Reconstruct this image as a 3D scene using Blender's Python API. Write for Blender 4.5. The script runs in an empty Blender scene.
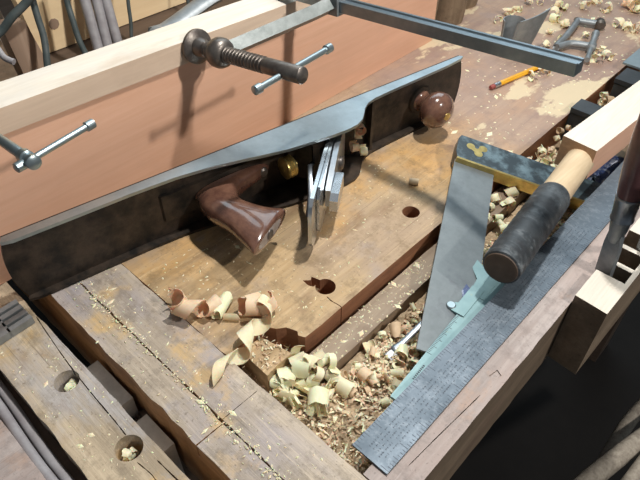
import bpy, bmesh, random
from math import *
from mathutils import Vector, Matrix, noise
random.seed(7)
S = 0.001                       # everything below is written in millimetres
C = bpy.context.scene.collection
V = Vector

# ------------------------------------------------------------------ camera numbers (bench axes: X to the lower right, Y to the upper right)
CAMH, FPX, PITCH, AZ = 460.0, 598.0, radians(44.1), radians(43.2)
def at(u, v, z=0.0, X=None, Y=None):
    """a point of the place, read off the photograph on a level (or upright) surface of known position"""
    sp, cp = sin(PITCH), cos(PITCH)
    x = (u-320)/FPX; w = (v-240)/FPX
    a, b, c = x, cp-w*sp, -(sp+w*cp)
    dx = a*cos(AZ)-b*sin(AZ); dy = a*sin(AZ)+b*cos(AZ)
    t = X/dx if X is not None else (Y/dy if Y is not None else (z-CAMH)/c)
    return V((dx*t, dy*t, CAMH+c*t))

# ------------------------------------------------------------------ materials
def newmat(name):
    m = bpy.data.materials.new(name); m.use_nodes = True
    nt = m.node_tree; nt.nodes.clear()
    out = nt.nodes.new('ShaderNodeOutputMaterial'); bs = nt.nodes.new('ShaderNodeBsdfPrincipled')
    nt.links.new(bs.outputs[0], out.inputs[0])
    return m, nt, bs
def nd(nt, t, **k):
    n = nt.nodes.new(t)
    for a, b in k.items():
        if a in n.inputs: n.inputs[a].default_value = b
        else: setattr(n, a, b)
    return n
def coords(nt, scale, rot=(0,0,0)):
    tc = nd(nt, 'ShaderNodeTexCoord'); mp = nd(nt, 'ShaderNodeMapping')
    mp.inputs['Scale'].default_value = scale; mp.inputs['Rotation'].default_value = rot
    nt.links.new(tc.outputs['Object'], mp.inputs['Vector']); return mp.outputs[0]
def noi(nt, vec, scale, detail=4, rough=.6):
    n = nd(nt, 'ShaderNodeTexNoise'); n.inputs['Scale'].default_value = scale
    n.inputs['Detail'].default_value = detail; n.inputs['Roughness'].default_value = rough
    nt.links.new(vec, n.inputs['Vector']); return n.outputs['Fac']
def ramp(nt, fac, stops):
    r = nd(nt, 'ShaderNodeValToRGB'); e = r.color_ramp.elements
    while len(e) < len(stops): e.new(.5)
    for i, (p, c) in enumerate(stops):
        e[i].position = p; e[i].color = (c, c, c, 1) if not isinstance(c, tuple) else (*c, 1)
    nt.links.new(fac, r.inputs[0]); return r.outputs[0]
def mix(nt, fac, a, b, mode='MIX'):
    m = nd(nt, 'ShaderNodeMix', data_type='RGBA', blend_type=mode)
    for s, i in ((fac, 0), (a, 6), (b, 7)):
        if hasattr(s, 'is_output'): nt.links.new(s, m.inputs[i])
        else: m.inputs[i].default_value = s if i == 0 else (*s, 1)
    return m.outputs[2]
def bump(nt, bs, h, strength, dist):
    b = nd(nt, 'ShaderNodeBump'); b.inputs['Strength'].default_value = strength; b.inputs['Distance'].default_value = dist
    nt.links.new(h, b.inputs['Height']); nt.links.new(b.outputs[0], bs.inputs['Normal'])
def wood(name, c1, c2, axis='Y', fine=260, rough=.65, stains=(), bstr=.4, grainmix=.6, grime=0, far=False):
    m, nt, bs = newmat(name)
    s = {'X': (.06, 1, 1), 'Y': (1, .06, 1), 'Z': (1, 1, .06)}[axis]
    v = coords(nt, s); o = coords(nt, (1, 1, 1))
    g = noi(nt, v, fine, 5, .65); col = mix(nt, ramp(nt, g, [(.3, 0.), (.7, 1.)]), c1, c2)
    g2 = noi(nt, v, fine*.16, 3, .6)
    col = mix(nt, ramp(nt, g2, [(.42, 0.), (.62, grainmix)]), col, tuple(x*.62 for x in c1))
    for i, (c, sc, lo, hi, amt) in enumerate(stains):
        mp = coords(nt, (1, .8, 1), (0, 0, .4*i)) if i % 2 else coords(nt, s if False else (1, .45, 1) if axis == 'Y' else (.45, 1, 1))
        mp2 = nd(nt, 'ShaderNodeVectorMath', operation='ADD'); nt.links.new(mp, mp2.inputs[0]); mp2.inputs[1].default_value = (i*3.3, i*1.7, i*.9)
        f = noi(nt, mp2.outputs[0], sc, 5, .62)
        col = mix(nt, ramp(nt, f, [(lo, 0.), (hi, amt)]), col, c)
    h = g
    if grime:
        o8 = noi(nt, o, 34, 9, .78); col = mix(nt, ramp(nt, o8, [(.50, 0.), (.64, .75*grime)]), col, tuple(x*.42 for x in c1))
        o9 = noi(nt, v, 75, 8, .75); col = mix(nt, ramp(nt, o9, [(.52, 0.), (.62, .6*grime)]), col, tuple(x*.50 for x in c1))
        lt = noi(nt, v, 150, 8, .8); col = mix(nt, ramp(nt, lt, [(.56, 0.), (.68, .7*grime)]), col, tuple(min(1, x*1.45) for x in c2))
        sp = noi(nt, o, 260, 3, .6); col = mix(nt, ramp(nt, sp, [(.62, 0.), (.70, .8*grime)]), col, tuple(x*.4 for x in c1))
        s9 = {'X': (.012, 1, 1), 'Y': (1, .012, 1), 'Z': (1, 1, .012)}[axis]
        sc_ = noi(nt, coords(nt, s9, (0, 0, .12)), 520, 2, .5); col = mix(nt, ramp(nt, sc_, [(.66, 0.), (.72, .7*grime)]), col, tuple(x*.35 for x in c1))
        ad = nd(nt, 'ShaderNodeMath', operation='ADD'); nt.links.new(g, ad.inputs[0]); nt.links.new(o8, ad.inputs[1]); h = ad.outputs[0]
    if far:      # the far end of the bench: purplish worn varnish and flaked cream filler
        tc = nd(nt, 'ShaderNodeTexCoord'); sx = nd(nt, 'ShaderNodeSeparateXYZ'); nt.links.new(tc.outputs['Object'], sx.inputs[0])
        mr = nd(nt, 'ShaderNodeMapRange'); nt.links.new(sx.outputs[1], mr.inputs[0]); mr.inputs[1].default_value = -.06; mr.inputs[2].default_value = .08
        a1 = nd(nt, 'ShaderNodeMath', operation='MULTIPLY'); a1.inputs[1].default_value = .62; nt.links.new(mr.outputs[0], a1.inputs[0])
        col = mix(nt, a1.outputs[0], col, (.33, .235, .22))
        fl = noi(nt, coords(nt, (1, .5, 1)), 12, 7, .62); fr = ramp(nt, fl, [(.56, 0.), (.59, .8)])
        a2 = nd(nt, 'ShaderNodeMath', operation='MULTIPLY'); nt.links.new(mr.outputs[0], a2.inputs[0]); nt.links.new(fr, a2.inputs[1])
        col = mix(nt, a2.outputs[0], col, (.70, .58, .38))
    nt.links.new(col, bs.inputs['Base Color'])
    bs.inputs['Roughness'].default_value = rough
    bump(nt, bs, h, bstr, .0006)
    return m
def plain(name, c1, c2=None, rough=.6, metal=0., scale=60, bstr=.15, lo=.35, hi=.65, bs_scale=400, spec=.5, coat=0., emit=None):
    m, nt, bs = newmat(name); o = coords(nt, (1, 1, 1))
    f = noi(nt, o, scale, 5, .65)
    col = mix(nt, ramp(nt, f, [(lo, 0.), (hi, 1.)]), c1, c2 or tuple(x*.7 for x in c1))
    nt.links.new(col, bs.inputs['Base Color'])
    bs.inputs['Roughness'].default_value = rough; bs.inputs['Metallic'].default_value = metal
    bs.inputs['Specular IOR Level'].default_value = spec; bs.inputs['Coat Weight'].default_value = coat
    bump(nt, bs, noi(nt, o, bs_scale, 4, .6), bstr, .0004)
    return m
def brushed(name, c1, c2, rough, scale=(1, .05, 1), sc=900, bstr=.2, metal=1., pit=None):
    m, nt, bs = newmat(name); v = coords(nt, scale); o = coords(nt, (1, 1, 1))
    f = noi(nt, v, sc, 4, .6); p = noi(nt, o, 28, 5, .7)
    col = mix(nt, ramp(nt, p, [(.35, 0.), (.68, 1.)]), c1, c2)
    if pit: col = mix(nt, ramp(nt, noi(nt, o, pit[0], 4, .7), [(pit[1], 0.), (pit[2], pit[3])]), col, pit[4])
    nt.links.new(col, bs.inputs['Base Color'])
    bs.inputs['Metallic'].default_value = metal
    r = nd(nt, 'ShaderNodeMapRange'); nt.links.new(p, r.inputs[0]); r.inputs[3].default_value = rough*.75; r.inputs[4].default_value = rough*1.4
    nt.links.new(r.outputs[0], bs.inputs['Roughness'])
    bump(nt, bs, f, bstr, .0002)
    return m

BLUE = (.17, .165, .20); OCH = (.50, .33, .13); TAN = (.44, .33, .22); UMB = (.17, .10, .06)
M = {}
M['bench'] = wood('old_bench_wood', (.47, .31, .15), (.61, .44, .25), 'Y', 300,
    stains=[((.37, .27, .20), 7, .46, .60, .6), ((.62, .35, .12), 9, .50, .62, .75), ((.22, .12, .06), 17, .55, .66, .7), ((.34, .29, .28), 11, .58, .68, .5)], bstr=.6, grime=.8, far=True)
M['benchx'] = wood('old_bench_wood_cross', (.46, .37, .28), (.62, .52, .40), 'X', 300,
    stains=[((.42, .37, .37), 12, .44, .56, .7), ((.66, .43, .17), 16, .56, .66, .7), ((.24, .15, .10), 26, .60, .70, .5), ((.33, .31, .34), 20, .55, .66, .6)], bstr=.8, grime=.9)
M['beam'] = wood('vise_beam_wood', (.48, .37, .25), (.64, .52, .36), 'X', 280,
    stains=[((.44, .42, .42), 18, .46, .58, .75), ((.68, .42, .13), 22, .54, .65, .8), ((.24, .15, .10), 30, .62, .74, .5)], bstr=.8, grime=.8)
M['rail'] = wood('front_rail_wood', (.40, .33, .30), (.52, .45, .42), 'Y', 280,
    stains=[((.40, .30, .26), 14, .46, .62, .6), ((.56, .32, .19), 20, .58, .72, .6)], bstr=.6, grime=.6)
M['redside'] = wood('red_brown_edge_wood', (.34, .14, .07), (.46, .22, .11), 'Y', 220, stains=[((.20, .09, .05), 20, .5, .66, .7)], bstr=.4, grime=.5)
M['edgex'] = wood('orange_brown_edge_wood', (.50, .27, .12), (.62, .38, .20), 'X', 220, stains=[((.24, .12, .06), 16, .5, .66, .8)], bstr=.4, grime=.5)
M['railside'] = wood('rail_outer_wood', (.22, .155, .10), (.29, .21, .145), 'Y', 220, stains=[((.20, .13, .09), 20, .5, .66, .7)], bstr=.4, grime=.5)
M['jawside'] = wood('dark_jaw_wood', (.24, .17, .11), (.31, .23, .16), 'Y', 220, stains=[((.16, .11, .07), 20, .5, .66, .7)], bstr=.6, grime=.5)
M['battenface'] = wood('batten_front_wood', (.66, .49, .36), (.74, .57, .43), 'Y', 260, bstr=.2, grainmix=.25, stains=[((.50, .36, .26), 12, .58, .70, .5)])
M['handlewood'] = wood('tan_handle_wood', (.60, .45, .28), (.70, .55, .36), 'Y', 240, bstr=.3, grainmix=.3, stains=[((.44, .31, .20), 16, .54, .66, .6)])
M['tray'] = wood('tray_floor_wood', (.30, .20, .12), (.42, .30, .19), 'Y', 220, stains=[((.20, .12, .07), 30, .5, .65, .6)])
M['batten'] = wood('tray_bar_wood', (.30, .22, .15), (.40, .31, .22), 'Y', 240, stains=[((.22, .15, .10), 20, .5, .62, .7)])
M['orange'] = wood('orange_board_wood', (.76, .43, .28), (.82, .49, .335), 'Y', 200, rough=.5, bstr=.12, grainmix=.16,
    stains=[((.62, .36, .25), 8, .5, .7, .4)])
M['pale'] = wood('pale_batten_wood', (.72, .64, .53), (.82, .75, .65), 'Y', 260, bstr=.2, grainmix=.25, stains=[((.50, .38, .28), 12, .56, .68, .5), ((.66, .64, .60), 9, .5, .65, .5)])
M['sawn'] = wood('rough_sawn_pine', (.70, .63, .53), (.80, .73, .63), 'Y', 420, bstr=.8, grainmix=.2, rough=.8)
M['endgrain'] = plain('sawn_end_wood', (.46, .29, .17), (.38, .23, .13), .85, scale=300, bstr=.8)
M['ply'] = wood('knotty_pine_sheet', (.84, .62, .36), (.92, .72, .45), 'Y', 60, bstr=.1, grainmix=.35, stains=[((.36, .22, .13), 16, .68, .72, .8)])
M['dkwood'] = wood('dark_wood', (.10, .065, .045), (.15, .10, .07), 'Y', 120)
M['brownwood'] = wood('brown_block_wood', (.33, .22, .15), (.42, .30, .22), 'Z', 120)
M['log'] = wood('log_bark', (.20, .135, .085), (.32, .235, .155), 'Z', 120, bstr=.9, grime=.7)
M['rosewood'] = plain('tote_rosewood', (.10, .045, .032), (.19, .095, .062), .2, scale=70, coat=.9, bstr=.1)
M['sheenend'] = plain('tote_end_painted_sheen', (.40, .36, .34), (.26, .20, .17), .35, scale=90)  # silvery highlight on the tote's end, painted in as a paler colour
M['japan'] = plain('plane_dirty_black_enamel', (.010, .009, .008), (.060, .042, .030), .45, spec=.35, scale=45, bstr=.4, bs_scale=600)
M['cheek'] = brushed('plane_steel_cheek', (.44, .51, .54), (.34, .40, .43), .38, (1, .05, 1), pit=(60, .6, .74, .35, (.25, .25, .26)))
M['steel'] = brushed('worn_steel', (.42, .46, .50), (.27, .29, .32), .34, (1, .06, 1))
M['bladesteel'] = brushed('plane_iron_steel', (.62, .65, .68), (.45, .47, .50), .26, (1, 1, .06))
M['sqsteel'] = brushed('framing_square_steel', (.15, .185, .22), (.10, .13, .16), .5, (1, .04, 1), metal=.45, pit=(160, .5, .66, .35, (.30, .34, .38)))
M['trysteel'] = brushed('try_square_steel', (.26, .29, .30), (.18, .205, .215), .42, (.06, 1, 1), metal=.6, pit=(40, .56, .7, .5, (.16, .17, .19)))
M['caliper'] = brushed('caliper_pale_steel', (.25, .38, .39), (.19, .31, .33), .5, metal=.3, pit=(70, .6, .7, .5, (.34, .38, .28)))
M['tick'] = plain('engraved_marks', (.07, .08, .10), (.05, .06, .08), .7)
M['iron'] = plain('dark_cast_iron', (.12, .10, .09), (.20, .18, .16), .38, .75, 80, .35)
M['clampbar'] = brushed('clamp_bar_steel', (.30, .36, .40), (.20, .25, .28), .32, (.05, 1, 1), metal=.9)
M['thinsteel'] = brushed('bright_rod_steel', (.42, .49, .51), (.30, .36, .38), .3, metal=.9)
M['greymetal'] = plain('dull_grey_metal', (.23, .25, .26), (.32, .34, .35), .5, .6, 60, .3)
M['armmetal'] = plain('dark_forged_arm', (.13, .145, .14), (.20, .215, .21), .42, .7, 60, .3)
M['brass'] = plain('worn_brass', (.74, .57, .22), (.52, .38, .14), .32, .9, 90, .2)
M['ebony'] = plain('blackened_stock_wood', (.035, .05, .06), (.13, .19, .22), .33, 0, 45, .2, .46, .62)
M['tape'] = wood('black_friction_tape', (.035, .042, .048), (.10, .115, .125), 'X', 110, rough=.45, stains=[((.22, .24, .25), 60, .56, .66, .7), ((.02, .022, .025), 34, .5, .6, .8)], bstr=.9, grainmix=.8, grime=.8)
M['shaveA'] = plain('pale_shaving_wood', (.90, .78, .56), (.82, .66, .42), .6, bstr=.2)
M['shaveB'] = plain('cream_shaving_wood', (.88, .82, .58), (.82, .74, .46), .6, bstr=.2)
M['shaveC'] = plain('pink_shaving_wood', (.84, .60, .42), (.74, .48, .30), .6, bstr=.2)
M['shaveD'] = plain('brown_shaving_wood', (.68, .50, .32), (.54, .38, .23), .6, bstr=.2)
for k in ('shaveA', 'shaveB', 'shaveC'):      # thin wood lets some light through
    b = M[k].node_tree.nodes['Principled BSDF']; b.inputs['Transmission Weight'].default_value = 0.0
    b.inputs['Subsurface Weight'].default_value = .25; b.inputs['Subsurface Scale'].default_value = .004
M['dust'] = plain('sawdust', (.52, .40, .26), (.40, .29, .18), .9, scale=200, bstr=1, bs_scale=900)
M['yellow'] = plain('pencil_yellow_paint', (.80, .42, .03), (.74, .36, .02), .35)
M['pink'] = plain('eraser_rubber', (.33, .08, .07), (.25, .06, .05), .8)
M['black'] = plain('black_plastic', (.02, .024, .027), (.035, .04, .045), .38)
M['plate'] = brushed('blue_grey_plate', (.30, .37, .40), (.24, .29, .31), .4, metal=.6)
M['bluecloth'] = plain('blue_crumpled_wrapper', (.05, .08, .20), (.42, .46, .55), .4, 0, 70, .3, .5, .62)
M['cable'] = plain('dark_grey_cable', (.055, .075, .075), (.09, .11, .11), .5)
M['greyrod'] = plain('grey_rod', (.34, .33, .34), (.26, .24, .25), .55)
M['rope'] = plain('pale_rope', (.42, .37, .30), (.25, .21, .17), .8, scale=150, bstr=.8)
M['purple'] = plain('dark_plum_handle', (.11, .05, .055), (.17, .085, .085), .28, coat=.3)
M['floor'] = plain('workshop_floor', (.016, .013, .011), (.010, .008, .007), .9, scale=6)
M['wall'] = plain('workshop_wall', (.10, .09, .08), (.08, .07, .06), .9, scale=3)
M['white'] = plain('dusty_white_block', (.72, .70, .66), (.55, .53, .49), .7)

# ------------------------------------------------------------------ objects
def tag(o, label=None, cat=None, group=None, kind=None):
    if label: o['label'] = label
    if cat: o['category'] = cat
    if group: o['group'] = group
    if kind: o['kind'] = kind
    return o
def thing(name, loc, label, cat, group=None):
    o = bpy.data.objects.new(name, None); C.objects.link(o); o.location = V(loc)*S; o.empty_display_size = .02
    return tag(o, label, cat, group)
def obj(name, bm, mat, parent=None, smooth=35, loc=None, bev=0, mats=None):
    """bm in mm, bench axes -> one mesh object"""
    if bev:
        es = [e for e in bm.edges if len(e.link_faces) == 2 and e.calc_face_angle(0) > .6]
        bmesh.ops.bevel(bm, geom=es, offset=bev, segments=2, affect='EDGES', profile=.6, clamp_overlap=True)
    base = V(loc) if loc is not None else V((0, 0, 0))
    root = parent
    while root is not None:
        base = base + root.location/S; root = root.parent
    me = bpy.data.meshes.new(name)
    bmesh.ops.recalc_face_normals(bm, faces=bm.faces)
    for v in bm.verts: v.co = (v.co-base)*S
    bm.to_mesh(me); bm.free()
    for m in (mats or [mat]): me.materials.append(M[m])
    if smooth:
        for p in me.polygons: p.use_smooth = True
        me.set_sharp_from_angle(angle=radians(smooth))
    o = bpy.data.objects.new(name, me); C.objects.link(o)
    if loc is not None: o.location = V(loc)*S
    if parent: o.parent = parent
    return o
def B(): return bmesh.new()
def box(bm, x0, x1, y0, y1, z0, z1, mtx=None):
    vs = [bm.verts.new((x, y, z)) for x in (x0, x1) for y in (y0, y1) for z in (z0, z1)]
    if mtx is not None:
        for v in vs: v.co = mtx @ v.co
    for f in ((0,1,3,2), (4,6,7,5), (0,4,5,1), (2,3,7,6), (0,2,6,4), (1,5,7,3)): bm.faces.new([vs[i] for i in f])
    return bm
def prism(bm, pts, lo, hi, f):
    """closed outline pts (a,b) extruded from lo to hi; f(a,b,c) -> position"""
    a = [bm.verts.new(f(p[0], p[1], lo)) for p in pts]; b = [bm.verts.new(f(p[0], p[1], hi)) for p in pts]
    n = len(pts); bm.faces.new(a[::-1]); bm.faces.new(b)
    for i in range(n): bm.faces.new((a[i], a[(i+1) % n], b[(i+1) % n], b[i]))
    return bm
def frame(d):
    d = V(d).normalized(); u = V((0, 0, 1)) if abs(d.z) < .9 else V((1, 0, 0))
    s = d.cross(u).normalized(); return d, s, s.cross(d)
def tube(bm, path, r, n=12, cap=True, flat=1.0):
    path = [V(p) for p in path]; rs = r if isinstance(r, (list, tuple)) else [r]*len(path)
    rings = []; ps = None
    for i, p in enumerate(path):
        d = (path[min(i+1, len(path)-1)]-path[max(i-1, 0)]).normalized()
        if ps is None: _, s, t = frame(d)
        else:
            s = (ps-d*ps.dot(d)).normalized(); t = s.cross(d)
        ps = s
        rings.append([bm.verts.new(p+(s*cos(2*pi*k/n)+t*sin(2*pi*k/n)*flat)*rs[i]) for k in range(n)])
    for a, b in zip(rings, rings[1:]):
        for k in range(n): bm.faces.new((a[k], a[(k+1) % n], b[(k+1) % n], b[k]))
    if cap: bm.faces.new(rings[0][::-1]); bm.faces.new(rings[-1])
    return bm
def lathe(bm, p0, axis, prof, n=24):
    d, s, t = frame(axis); p0 = V(p0); rings = []
    for a, r in prof:
        rings.append([bm.verts.new(p0+d*a+(s*cos(2*pi*k/n)+t*sin(2*pi*k/n))*max(r, .02)) for k in range(n)])
    for a, b in zip(rings, rings[1:]):
        for k in range(n): bm.faces.new((a[k], a[(k+1) % n], b[(k+1) % n], b[k]))
    bm.faces.new(rings[0][::-1]); bm.faces.new(rings[-1]); return bm
def bez(p0, p1, p2, p3, n=12):
    p0, p1, p2, p3 = map(V, (p0, p1, p2, p3))
    return [(1-t)**3*p0+3*(1-t)**2*t*p1+3*(1-t)*t*t*p2+t**3*p3 for t in [i/n for i in range(n+1)]]
def spline(pts, n=6):
    pts = [V(p) for p in pts]; out = []
    for i in range(len(pts)-1):
        a = pts[max(i-1, 0)]; b = pts[i]; c = pts[i+1]; d = pts[min(i+2, len(pts)-1)]
        for k in range(n):
            t = k/n; out.append(.5*((2*b)+(c-a)*t+(2*a-5*b+4*c-d)*t*t+(3*b-a-3*c+d)*t**3))
    out.append(pts[-1]); return out
def ribbon(bm, left, right, th=.35):
    """thin curled sheet with real thickness between two edge lines"""
    n = len(left); rows = []
    for i in range(n):
        d = (left[min(i+1, n-1)]-left[max(i-1, 0)])
        nn = d.cross(right[i]-left[i]); nn = nn.normalized()*th*.5 if nn.length > 1e-9 else V((0, 0, th*.5))
        rows.append([bm.verts.new(left[i]+nn), bm.verts.new((left[i]+right[i])/2+nn), bm.verts.new(right[i]+nn),
                     bm.verts.new(right[i]-nn), bm.verts.new((left[i]+right[i])/2-nn), bm.verts.new(left[i]-nn)])
    for a, b in zip(rows, rows[1:]):
        for k in range(6): bm.faces.new((a[k], a[(k+1) % 6], b[(k+1) % 6], b[k]))
    bm.faces.new(rows[0][::-1]); bm.faces.new(rows[-1]); return bm
def curl(bm, p, w, r0, r1, turns, rot, cone=0, th=.35, wob=.12, n=None, rag=.12, drift=0):
    """spiral shaving: width w along local x, coils in local yz"""
    n = n or max(8, int(turns*16)); R = rot.to_matrix() if hasattr(rot, 'to_matrix') else rot
    L = []; Rt = []; sd = random.random()*100
    for i in range(n+1):
        t = i/n; a = t*turns*2*pi; r = r0+(r1-r0)*t; r *= 1+wob*noise.noise(V((sd, t*4, 0)))
        e = rag*w*noise.noise(V((sd+9, t*7, 0))); ww = w*(1 if .1 < t < .9 else .75)
        dx = drift*t
        L.append(V(p)+R @ V((-ww/2+e+dx, r*cos(a), r*sin(a))))
        Rt.append(V(p)+R @ V((ww/2+e+dx, r*(1+cone)*cos(a), r*(1+cone)*sin(a))))
    return ribbon(bm, L, Rt, th)
def helix(bm, path, rad, w, turns, ph=0, th=.4, wob=.2, lean=.35):
    """long shaving wound around a path"""
    n = len(path); L = []; R = []; sd = random.random()*50
    for i in range(n):
        t = i/(n-1); d, s, u = frame(path[min(i+1, n-1)]-path[max(i-1, 0)])
        r = rad if not callable(rad) else rad(t); r *= 1+wob*noise.noise(V((sd, t*5, 0)))
        a = ph+turns*2*pi*t; c = path[i]+(s*cos(a)+u*sin(a))*r
        tng = (-s*sin(a)+u*cos(a)); ww = w*(1-.3*abs(2*t-1)**3)
        wd = (d*cos(lean)+(s*cos(a)+u*sin(a))*sin(lean))
        L.append(c-wd*ww/2); R.append(c+wd*ww/2)
    return ribbon(bm, L, R, th)
def cut(o, cutters):
    """bore real holes one after another, then keep the result as plain mesh"""
    base = o.location.copy(); q = o.parent
    while q is not None: base = base+q.location; q = q.parent
    for f in cutters:
        bmc = B(); f(bmc); bmesh.ops.recalc_face_normals(bmc, faces=bmc.faces)
        for v in bmc.verts: v.co = v.co*S-base
        me = bpy.data.meshes.new('cutter'); bmc.to_mesh(me); bmc.free()
        c = bpy.data.objects.new('cutter', me); C.objects.link(c); c.parent = o.parent; c.location = o.location
        md = o.modifiers.new('bore', 'BOOLEAN'); md.operation = 'DIFFERENCE'; md.solver = 'EXACT'; md.object = c
        bpy.context.view_layer.update()
        ev = o.evaluated_get(bpy.context.evaluated_depsgraph_get()); nm = bpy.data.meshes.new_from_object(ev)
        o.modifiers.clear()
        ext = lambda m: (max(v.co.x for v in m.vertices)-min(v.co.x for v in m.vertices)) if len(m.vertices) else 0
        if len(nm.polygons) > 5 and ext(nm) > .9*ext(o.data): o.data = nm
        else: print('bore failed', o.name)
        bpy.data.objects.remove(c)
    for p in o.data.polygons: p.use_smooth = False
def hole(x, y, r, z0=-200, z1=20, n=28):
    return lambda bm: lathe(bm, (x, y, z0), (0, 0, 1), [(0, r), (z1-z0, r)], n)
def groove(pts, w, depth):
    """ragged crack cut along a line of XY points"""
    def f(bm):
        a = []; b = []
        P = spline([V((*p, 0)) for p in pts], 5)
        for i, p in enumerate(P):
            d = (P[min(i+1, len(P)-1)]-P[max(i-1, 0)]).normalized(); s = V((-d.y, d.x, 0)); k = w*(.55+.9*random.random())*(.35 if i in (0, len(P)-1) else 1)
            a.append(p+s*k/2); b.append(p-s*k/2)
        pr = [(v.x, v.y) for v in a+b[::-1]]
        prism(bm, pr, -depth, 6, lambda x, y, z: V((x, y, z)))
    return f
def ragbox(bm, x0, x1, y0, y1, z0, z1, step=14, amp=1.0, sides='', seed=0):
    """slab whose named top edges are worn (x/X/y/Y)"""
    pts = []
    def run(a, b, axis, fixed, flag, sgn):
        n = max(2, int(abs(b-a)/step))
        for i in range(n):
            t = a+(b-a)*i/n; w = amp*noise.noise(V((t*.045, fixed*.1+seed, 3)))+amp*.5*noise.noise(V((t*.19, fixed*.1+seed, 9))) if flag and i else 0
            pts.append((t, fixed+w) if axis == 0 else (fixed+w, t))
    run(x0, x1, 0, y0, 'y' in sides, 1); run(y0, y1, 1, x1, 'X' in sides, 1)
    run(x1, x0, 0, y1, 'Y' in sides, 1); run(y1, y0, 1, x0, 'x' in sides, 1)
    return prism(bm, pts, z0, z1, lambda x, y, z: V((x, y, z)))

# ================================================================== SETTING
o = obj('floor', box(B(), -2600, 2600, -1500, 4200, -860, -850), 'floor', smooth=0); tag(o, kind='structure')
o = obj('wall_back', box(B(), -1780, -1740, -1500, 4200, -850, 1500), 'wall', smooth=0); tag(o, kind='structure')

# ================================================================== WORKBENCH
bench = thing('workbench', (-400, 600, -850), 'heavy old stained wooden workbench with round holes and a sunken tray, carrying all the tools', 'workbench')
top = obj('bench_top', prism(B(), [(-640, 175.8), (-470, 175.4), (-380, 175.9), (-290, 175.2), (-283, 176), (-282.5, 190), (-281, 207), (-283, 222), (-272, 228), (-266, 236), (-255, 240),
      (-251, 237), (-244.5, 240), (-243.5, 262), (-244, 290), (-244, 420), (-243, 520), (-244.5, 650), (-244, 900), (-244, 1230), (-640, 1230)], -95, 0, lambda x, y, z: V((x, y, z))), 'bench', bench, smooth=0, bev=1.2)
cut(top, [hole(-279.9, 452.4, 10.3), hole(-274, 300, 10.6),
      lambda bm: prism(bm, [(-283, 303), (-294, 300), (-291, 296), (-297, 290), (-288, 289), (-283, 291)], -14, 6, lambda x, y, z: V((x, y, z))),
      groove([(-264, 291), (-256, 290), (-248, 291), (-238, 290.5)], 1.3, 60)])
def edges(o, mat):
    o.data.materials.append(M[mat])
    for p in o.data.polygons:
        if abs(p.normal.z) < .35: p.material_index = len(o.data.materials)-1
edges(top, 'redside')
st = obj('broken_block', prism(B(), [(-279, 191), (-262, 189.5), (-243, 189), (-244.5, 205), (-244, 221), (-262, 218), (-279.5, 214)], -60, -6, lambda x, y, z: V((x, y, z))), 'bench', bench, smooth=0, bev=.8)
s1 = obj('end_board', ragbox(B(), -640, -81.5, 102, 129.6, -95, -.6, amp=2.2, sides='yY', seed=4), 'benchx', bench, smooth=0, bev=1.6)
cut(s1, [groove([(-234, 100), (-233.6, 115), (-233, 131)], 1.1, 20)])
s2 = obj('end_board', ragbox(B(), -640, -81.5, 131.2, 174.8, -95, 0, amp=1.3, sides='yY', seed=8), 'benchx', bench, smooth=0, bev=1.0)
cut(s2, [groove([(-236, 129), (-235.5, 150), (-235, 170)], .8, 12)])
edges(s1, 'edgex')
rail = obj('front_rail', ragbox(B(), -119, -81, 176.2, 1230, -97, 0, amp=.8, sides='xX', seed=12), 'rail', bench, smooth=0, bev=1.5)
cut(rail, [lambda bm: prism(bm, [(-95, 322), (-89, 320), (-87, 330), (-93, 333)], -1.2, 6, lambda x, y, z: V((x, y, z))), groove([(-97, 205), (-94, 250), (-90, 300)], .7, 3)])
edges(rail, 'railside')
obj('tray_floor', box(B(), -246, -117, 175, 1228, -60, -45), 'tray', bench, smooth=0)
bm = B()
for x, y in ((-600, 190), (-600, 1180), (-130, 1180)): box(bm, x-38, x+38, y-38, y+38, -850, -96)
for x, y in ((-600, 190), (-600, 1180), (-130, 1180)):
    obj('leg', box(B(), x-38, x+38, y-38, y+38, -850, -96), 'dkwood', bench, smooth=0)
bm.free()
vj = obj('vise_jaw', ragbox(B(), -760, -60, 26, 79.5, -80, 0, amp=1.6, sides='yY', seed=20), 'beam', bench, smooth=0, bev=2.0)
cut(vj, [hole(-365.9, 60.5, 11.3), hole(-271.9, 62.5, 11.6), groove([(-454, 78), (-420, 74.5), (-380, 71), (-340, 69), (-300, 68), (-283, 67)], .9, 8),
      groove([(-257, 60), (-240, 62), (-232, 61)], 1., 5), groove([(-247, 72), (-226, 73), (-212, 74)], 1., 5)])
obj('vise_jaw', ragbox(B(), -760, -60, -70, 3, -84, -6, amp=1.0, sides='Y', seed=31), 'rail', bench, smooth=0, bev=2)
obj('vise_groove', box(B(), -760, -60, 3, 26, -84, -22), 'dkwood', bench, smooth=0)
obj('guide_block', box(B(), -392, -332, 83, 98, -110, -34), 'white', bench, smooth=0, bev=1.5)
bm = B(); lathe(bm, (-322, 70, -62), (0, 1, 0), [(0, 8)]+[(10+i*1.5, 9.5 if i % 2 else 7.5) for i in range(12)]+[(40, 8)], 20)
obj('vise_screw', bm, 'iron', bench)
obj('guide_block', box(B(), -312, -270, 83, 98, -130, -40), 'white', bench, smooth=0, bev=1.5)
# right-hand front jaw
fj = obj('front_jaw', prism(B(), [(-80.2, 452), (-47, 450), (-46, 520), (-44, 640), (-46, 860), (-80, 860)], -90, 12, lambda x, y, z: V((x, y, z+(1.5*sin(y*.09)) if z > 0 else z))), 'sawn', bench, smooth=0, bev=2)
cut(fj, [lambda bm: box(bm, -90, -51, 499, 518, -48, 30), lambda bm: box(bm, -90, -51, 524, 548, -48, 30), lambda bm: box(bm, -90, -51, 554, 580, -48, 30)]); edges(fj, 'jawside')

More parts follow.
